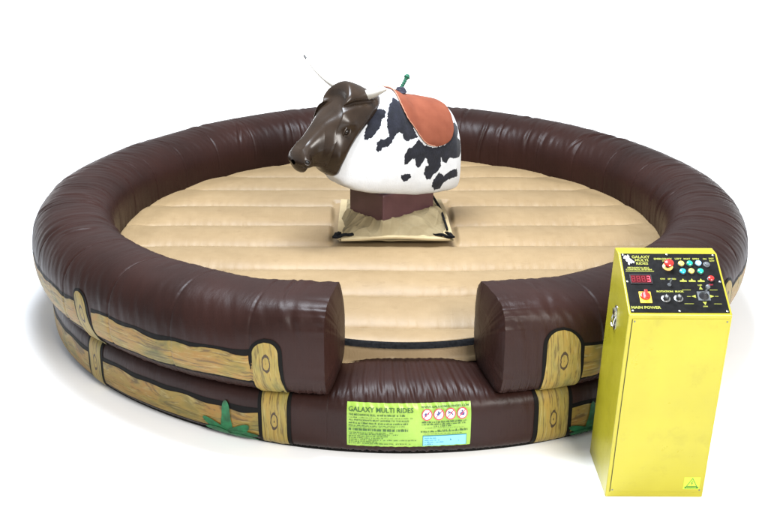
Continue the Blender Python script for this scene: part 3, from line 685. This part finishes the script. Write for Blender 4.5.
mb = MB(); mb.box((.0195, -.0033, .034), (.0225, -.0012, h1-.024)); mb.build('hinge_gap_shade', [mat('painted_gap_dark', (.03, .027, .008), .8)], DOOR)  # dark strip painted in for the shade of the left gap
# warning sticker on the door
def door(off): return lambda v: (v[0], -.0030-off, v[1])
def flat(name, shapes, mats, xf, parent):
    mb = MB()
    for (VV, FF, m) in shapes: mb.add([xf(v) for v in VV], FF, m)
    return pydata(name, mb.V, mb.F, mats, parent, False, mb.M)
MSTK = mat('sticker_green', (.42, .62, .035), .45); MSTD = mat('sticker_ink', (.05, .16, .02), .5)
STK = flat('warning_sticker', [(*rect2d(.395, .052, .478, .122), 0)], [MSTK], door(.0006), DOOR)
def tri(cx, cy, r): return [(cx, cy+r), (cx+r*.95, cy-r*.72), (cx-r*.95, cy-r*.72)]
o_, i_ = tri(.4375, .088, .031), tri(.4375, .0875, .0245)
V = [(x, y, 0) for x, y in i_+o_]; shp = [(V, [(k, (k+1) % 3, 3+(k+1) % 3, 3+k) for k in range(3)], 0)]
shp += [(*poly2d([(.4385, .101), (.4325, .086), (.4365, .0865), (.435, .073), (.4425, .089), (.438, .0885), (.4415, .101)]), 0), (*rect2d(.402, .055, .473, .0665), 0)]
flat('warning_triangle', shp, [MSTD], door(.0012), DOOR)
V, F = text2d('DANGER', .011, 0, 'CENTER', .05); V, F = shift((V, F), .4375, .0573)
flat('warning_word', [(V, F, 0)], [MSTK], door(.0018), DOOR)
# side handle (left face)
mb = MB()
n = 40; V = []
for rx, rz, x in ((.030, .066, 0), (.030, .066, -.003), (.024, .058, -.004)):
    for k in range(n):
        a = 6.2832*k/n; c_, s_ = math.cos(a), math.sin(a); V.append((x, .245+rx*math.copysign(abs(c_)**.7, c_), .905+rz*math.copysign(abs(s_)**.7, s_)))
F = [(j*n+k, j*n+(k+1) % n, (j+1)*n+(k+1) % n, (j+1)*n+k) for j in range(2) for k in range(n)]+[tuple(range(2*n, 3*n))]
mb.add(V, F); HP = mb.build('side_handle', [MSTEEL], BX, True)
mb = MB(); mb.box((-.0052, .226, .862), (-.0042, .266, .925)); mb.build('recess', [mat('recess_dark', (.05, .045, .03), .5, metal=.5)], HP)
mb = MB(); mb.tube([(-.004, .223, .925), (-.012, .223, .895), (-.014, .224, .868), (-.014, .245, .857), (-.014, .266, .868), (-.012, .267, .895), (-.004, .267, .925)], .0042, 0, 10); mb.box((-.013, .222, .922), (-.003, .270, .950)); mb.build('bail', [MSTEEL], HP, True)
# sloping panel; local plane coordinates a (right), b (up the slope), c (out of it)
sl = Vector((0, d_-bt, h2-h1)).normalized(); nr = Vector((0, -sl.z, sl.y)); SLEN = math.hypot(d_-bt, h2-h1)
PX0, PX1, PB0, PB1 = .012, w_-.012, .013, SLEN-.006
def pn(v): 
    p = Vector((v[0], 0, h1))+sl*v[1]+nr*v[2]; return (p.x, p.y, p.z)
def UVp(u, v): return PX0+(PX1-PX0)*u, PB0+(PB1-PB0)*v
mb = MB(); mb.box((PX0, PB0, -.001), (PX1, PB1, .0035)); PANEL = mb.build('control_panel', [MPAN], BX, xf=pn, bevel=.0012)
def pz(z): return lambda v: pn((v[0], v[1], z+v[2]))
sh = []
def TP(s, u, v, size, w, b=.0006, al='CENTER'):
    V, F = text2d(s, size, b, al, w); x, y = UVp(u, v); V, F = shift((V, F), x, y-size*.35); sh.append((V, F, 0))
TP('GALAXY', .205, .938, .026, .092); TP('MULTI', .207, .880, .022, .066); TP('RIDES', .207, .822, .022, .060)
TP('MECHANICAL BULL', .160, .748, .013, .110); TP('CONTROL SYSTEM', .160, .715, .012, .130)
sh.append((*rect2d(*UVp(.02, .682), *UVp(.315, .692)), 0))
TP('EMERGENCY', .436, .905, .016, .092); TP('STOP', .455, .865, .012, .030)
for u, s_ in ((.597, 'LEFT'), (.69, 'RIGHT'), (.781, 'SPIN'), (.876, 'ON')): TP(s_, u, .908, .014, .034 if s_ != 'ON' else .018)
TP('FAST', .948, .915, .012, .026); TP('SLOW', .948, .875, .012, .026)
TP('ON   SPEED', .446, .557, .012, .08); TP('ROTATION  BUCK', .441, .345, .014, .135, .0009); TP('MAIN POWER', .162, .078, .022, .145, .0009)
for u in (.599, .691, .784):
    x, y = UVp(u, .53); sh.append((*poly2d([(x-.017, y-.008), (x+.017, y-.008), (x+.017, y+.001), (x+.006, y+.003), (x, y+.014), (x-.006, y+.003), (x-.017, y+.001)]), 0))
for (a_, b_) in (((.565, .375), (.655, .371)), ((.85, .372), (.93, .378)), ((.56, .142), (.655, .150)), ((.86, .147), (.94, .142)), ((.60, .263), (.64, .265)), ((.89, .267), (.925, .267))):
    x0, y0 = UVp(*a_); x1, y1 = UVp(*b_); sh.append((*rect2d(x0, min(y0, y1)-.0014, x1, min(y0, y1)+.0014), 0))
def arrow(u, v, ang, r=.012):
    x, y = UVp(u, v); pts = [(r, 0), (-r*.8, r*.85), (-r*.8, -r*.85)]; c_, s_ = math.cos(ang), math.sin(ang)
    sh.append((*poly2d([(x+c_*a-s_*b, y+s_*a+c_*b) for a, b in pts]), 0))
arrow(.762, .405, math.pi/2); arrow(.672, .265, math.pi); arrow(.858, .268, 0); arrow(.770, .150, -math.pi/2)
TP('UP', .762, .452, .012, .022); TP('DOWN', .768, .100, .010, .022)
flat('lettering', sh, [MYTX], pz(.0041), PANEL)
V, F = text2d('TEST', .010, 0, 'CENTER', .022); x, y = UVp(.877, .452); V, F = shift((V, F), x, y); flat('red_lettering', [(V, F, 0)], [MREDP], pz(.0041), PANEL)
# white bucking-bull emblem
x, y = UVp(.072, .885)
emb = [(-22, 16), (-14, 24), (-6, 20), (0, 28), (6, 18), (4, 8), (12, 4), (20, -6), (26, -10), (24, -18), (14, -14), (10, -20), (4, -16), (0, -28), (-6, -24), (-6, -10), (-14, -6), (-12, 4), (-24, 8)]
flat('emblem', [(*poly2d([(x+a*.00105, y+b*.00125) for a, b in emb]), 0)], [MWHT], pz(.0042), PANEL)
def at(u, v, z=.0035):
    x, y = UVp(u, v); return lambda q: pn((x+q[0], y+q[1], z+q[2]))
for u, v in ((.022, .972), (.487, .982), (.975, .972), (.019, .508), (.979, .513), (.022, .025), (.496, .022), (.978, .022)):
    mb = MB(); mb.lathe([(.0058, 0), (.0056, .0016), (.003, .003)], 0, 14); mb.build('screw', [MSTEEL], PANEL, True, xf=at(u, v))
cols = {'y': (.75, .60, .12), 'g': (.01, .42, .25), 'b': (.25, .50, .85), 'c': (.02, .42, .62)}
for (u, v, k_, e) in ((.611, .808, 'y', .35), (.701, .813, 'g', .25), (.793, .817, 'b', 1.2), (.610, .675, 'c', .4), (.70, .679, 'y', .35), (.795, .678, 'g', .3)):
    mb = MB(); mb.lathe([(.0185, 0), (.0185, .004), (.0165, .006)], 1, 26); mb.lathe([(.0145, .005), (.0145, .012), (.012, .0145), (.006, .0155)], 0, 26)
    b = mb.build('push_button', [lamp_mat('lamp_'+k_, cols[k_], e), MDGREY], PANEL, True, xf=at(u, v))
mb = MB(); mb.lathe([(.0165, 0), (.0165, .006), (.012, .007)], 0, 26); mb.lathe([(.010, .007), (.010, .012), (.007, .013)], 0, 20); mb.build('push_button', [MGREY], PANEL, True, xf=at(.879, .802))
mb = MB(); mb.lathe([(.0175, 0), (.0175, .005), (.015, .006)], 1, 26); mb.lathe([(.0145, .006), (.015, .014), (.011, .017), (.004, .018)], 0, 26); o = mb.build('push_button', [MRED, MDGREY], PANEL, True, xf=at(.885, .549)); o['label'] = 'red push button'
# emergency stop mushroom
mb = MB(); mb.lathe([(.026, 0), (.026, .004), (.022, .006)], 1, 30); mb.lathe([(.012, .006), (.012, .022)], 2, 20); mb.lathe([(.020, .022), (.0235, .026), (.0235, .033), (.018, .038), (.008, .040)], 0, 30)
mb.build('emergency_stop', [MRED, lamp_mat('amber_ring', (.75, .5, .15), .0), MDGREY], PANEL, True, xf=at(.467, .765))
# toggle switch
mb = MB(); mb.lathe([(.010, 0), (.010, .004), (.006, .008), (.0055, .010)], 0, 18); mb.tube([(0, 0, .008), (.006, .012, .034)], [.003, .0045], 0, 10); mb.build('toggle_switch', [MGREY], PANEL, True, xf=at(.445, .455))
for u, v in ((.379, .221), (.510, .225)):
    mb = MB(); mb.lathe([(.0225, 0), (.0225, .003), (.017, .004)], 0, 30); mb.lathe([(.0155, .003), (.0145, .018), (.0125, .020)], 1, 24); mb.lathe([(.008, .0195), (.008, .0215)], 0, 18); mb.box((-.0012, .003, .0200), (.0012, .0135, .0222), 0)
    mb.build('speed_knob', [MSTEEL, MDGREY], PANEL, True, xf=at(u, v))
# main isolator: yellow plate, red rotary knob
mb = MB(); mb.box((-.029, -.036, 0), (.029, .034, .005), 1); mb.lathe([(.025, .005), (.024, .012), (.020, .014)], 0, 30, (0, .004)); mb.box((-.0075, -.019, .012), (.0075, .027, .030), 0)
o = mb.build('main_switch', [MRED, mat('yellow_plate', (.72, .50, .05), .4)], PANEL, xf=at(.172, .243), bevel=.001)
# joystick
mb = MB(); mb.box((-.030, -.026, 0), (.030, .030, .004), 0); mb.lathe([(.024, .004), (.022, .010), (.013, .018), (.009, .026)], 1, 26); mb.tube([(0, 0, .020), (.004, .006, .06)], [.0055, .0045], 0, 12); mb.lathe([(.004, .052), (.0105, .058), (.012, .066), (.009, .073), (.003, .076)], 0, 20, (.005, .008))
mb.build('joystick', [MGREY, MDGREY], PANEL, True, xf=at(.772, .262))
# display with three red digits
x0, y0 = UVp(.055, .478); x1, y1 = UVp(.265, .610)
mb = MB(); mb.box((x0-.004, y0-.004, .0035), (x1+.004, y1+.004, .0085), 1); mb.box((x0, y0, .0085), (x1, y1, .0090), 0)
DSP = mb.build('digital_display', [MDISP, MDGREY], PANEL, xf=pn)
on = []; off_ = []
def seg(cx, cy, w, h, segs, lst):
    t = .0028; g = .0012
    R_ = {'a': (-w/2+g, h/2-t, w/2-g, h/2), 'g': (-w/2+g, -t/2, w/2-g, t/2), 'd': (-w/2+g, -h/2, w/2-g, -h/2+t), 'b': (w/2-t, g, w/2, h/2-g), 'c': (w/2-t, -h/2+g, w/2, -g), 'f': (-w/2, g, -w/2+t, h/2-g), 'e': (-w/2, -h/2+g, -w/2+t, -g)}
    for k_ in 'abcdefg':
        a = R_[k_]; (on if k_ in segs else off_).append((*rect2d(cx+a[0], cy+a[1], cx+a[2], cy+a[3]), 0))
dw_ = (x1-x0)/4; cy = (y0+y1)/2
for i, sg in enumerate(('', '', '', 'abcdg')): seg(x0+dw_*(i+.5), cy, dw_*.66, (y1-y0)*.72, sg, None)
def emis(name, c, e): 
    m = mat(name, c, .3); b = m.node_tree.nodes['Principled BSDF']; b.inputs['Emission Color'].default_value = (*c, 1); b.inputs['Emission Strength'].default_value = e; return m
flat('lit_digit', on, [emis('led_on', (1, .08, .12), 1.6)], pz(.0096), PANEL)
flat('unlit_digit', off_, [emis('led_off', (.22, .008, .02), .14)], pz(.0096), PANEL)

# the sheet-metal box leans a little to the right
for o in [o for o in S.objects if o.type == 'MESH' and (o.parent == BX or (o.parent and o.parent.parent == BX))]:
    for v in o.data.vertices: v.co.x += .0317*v.co.z
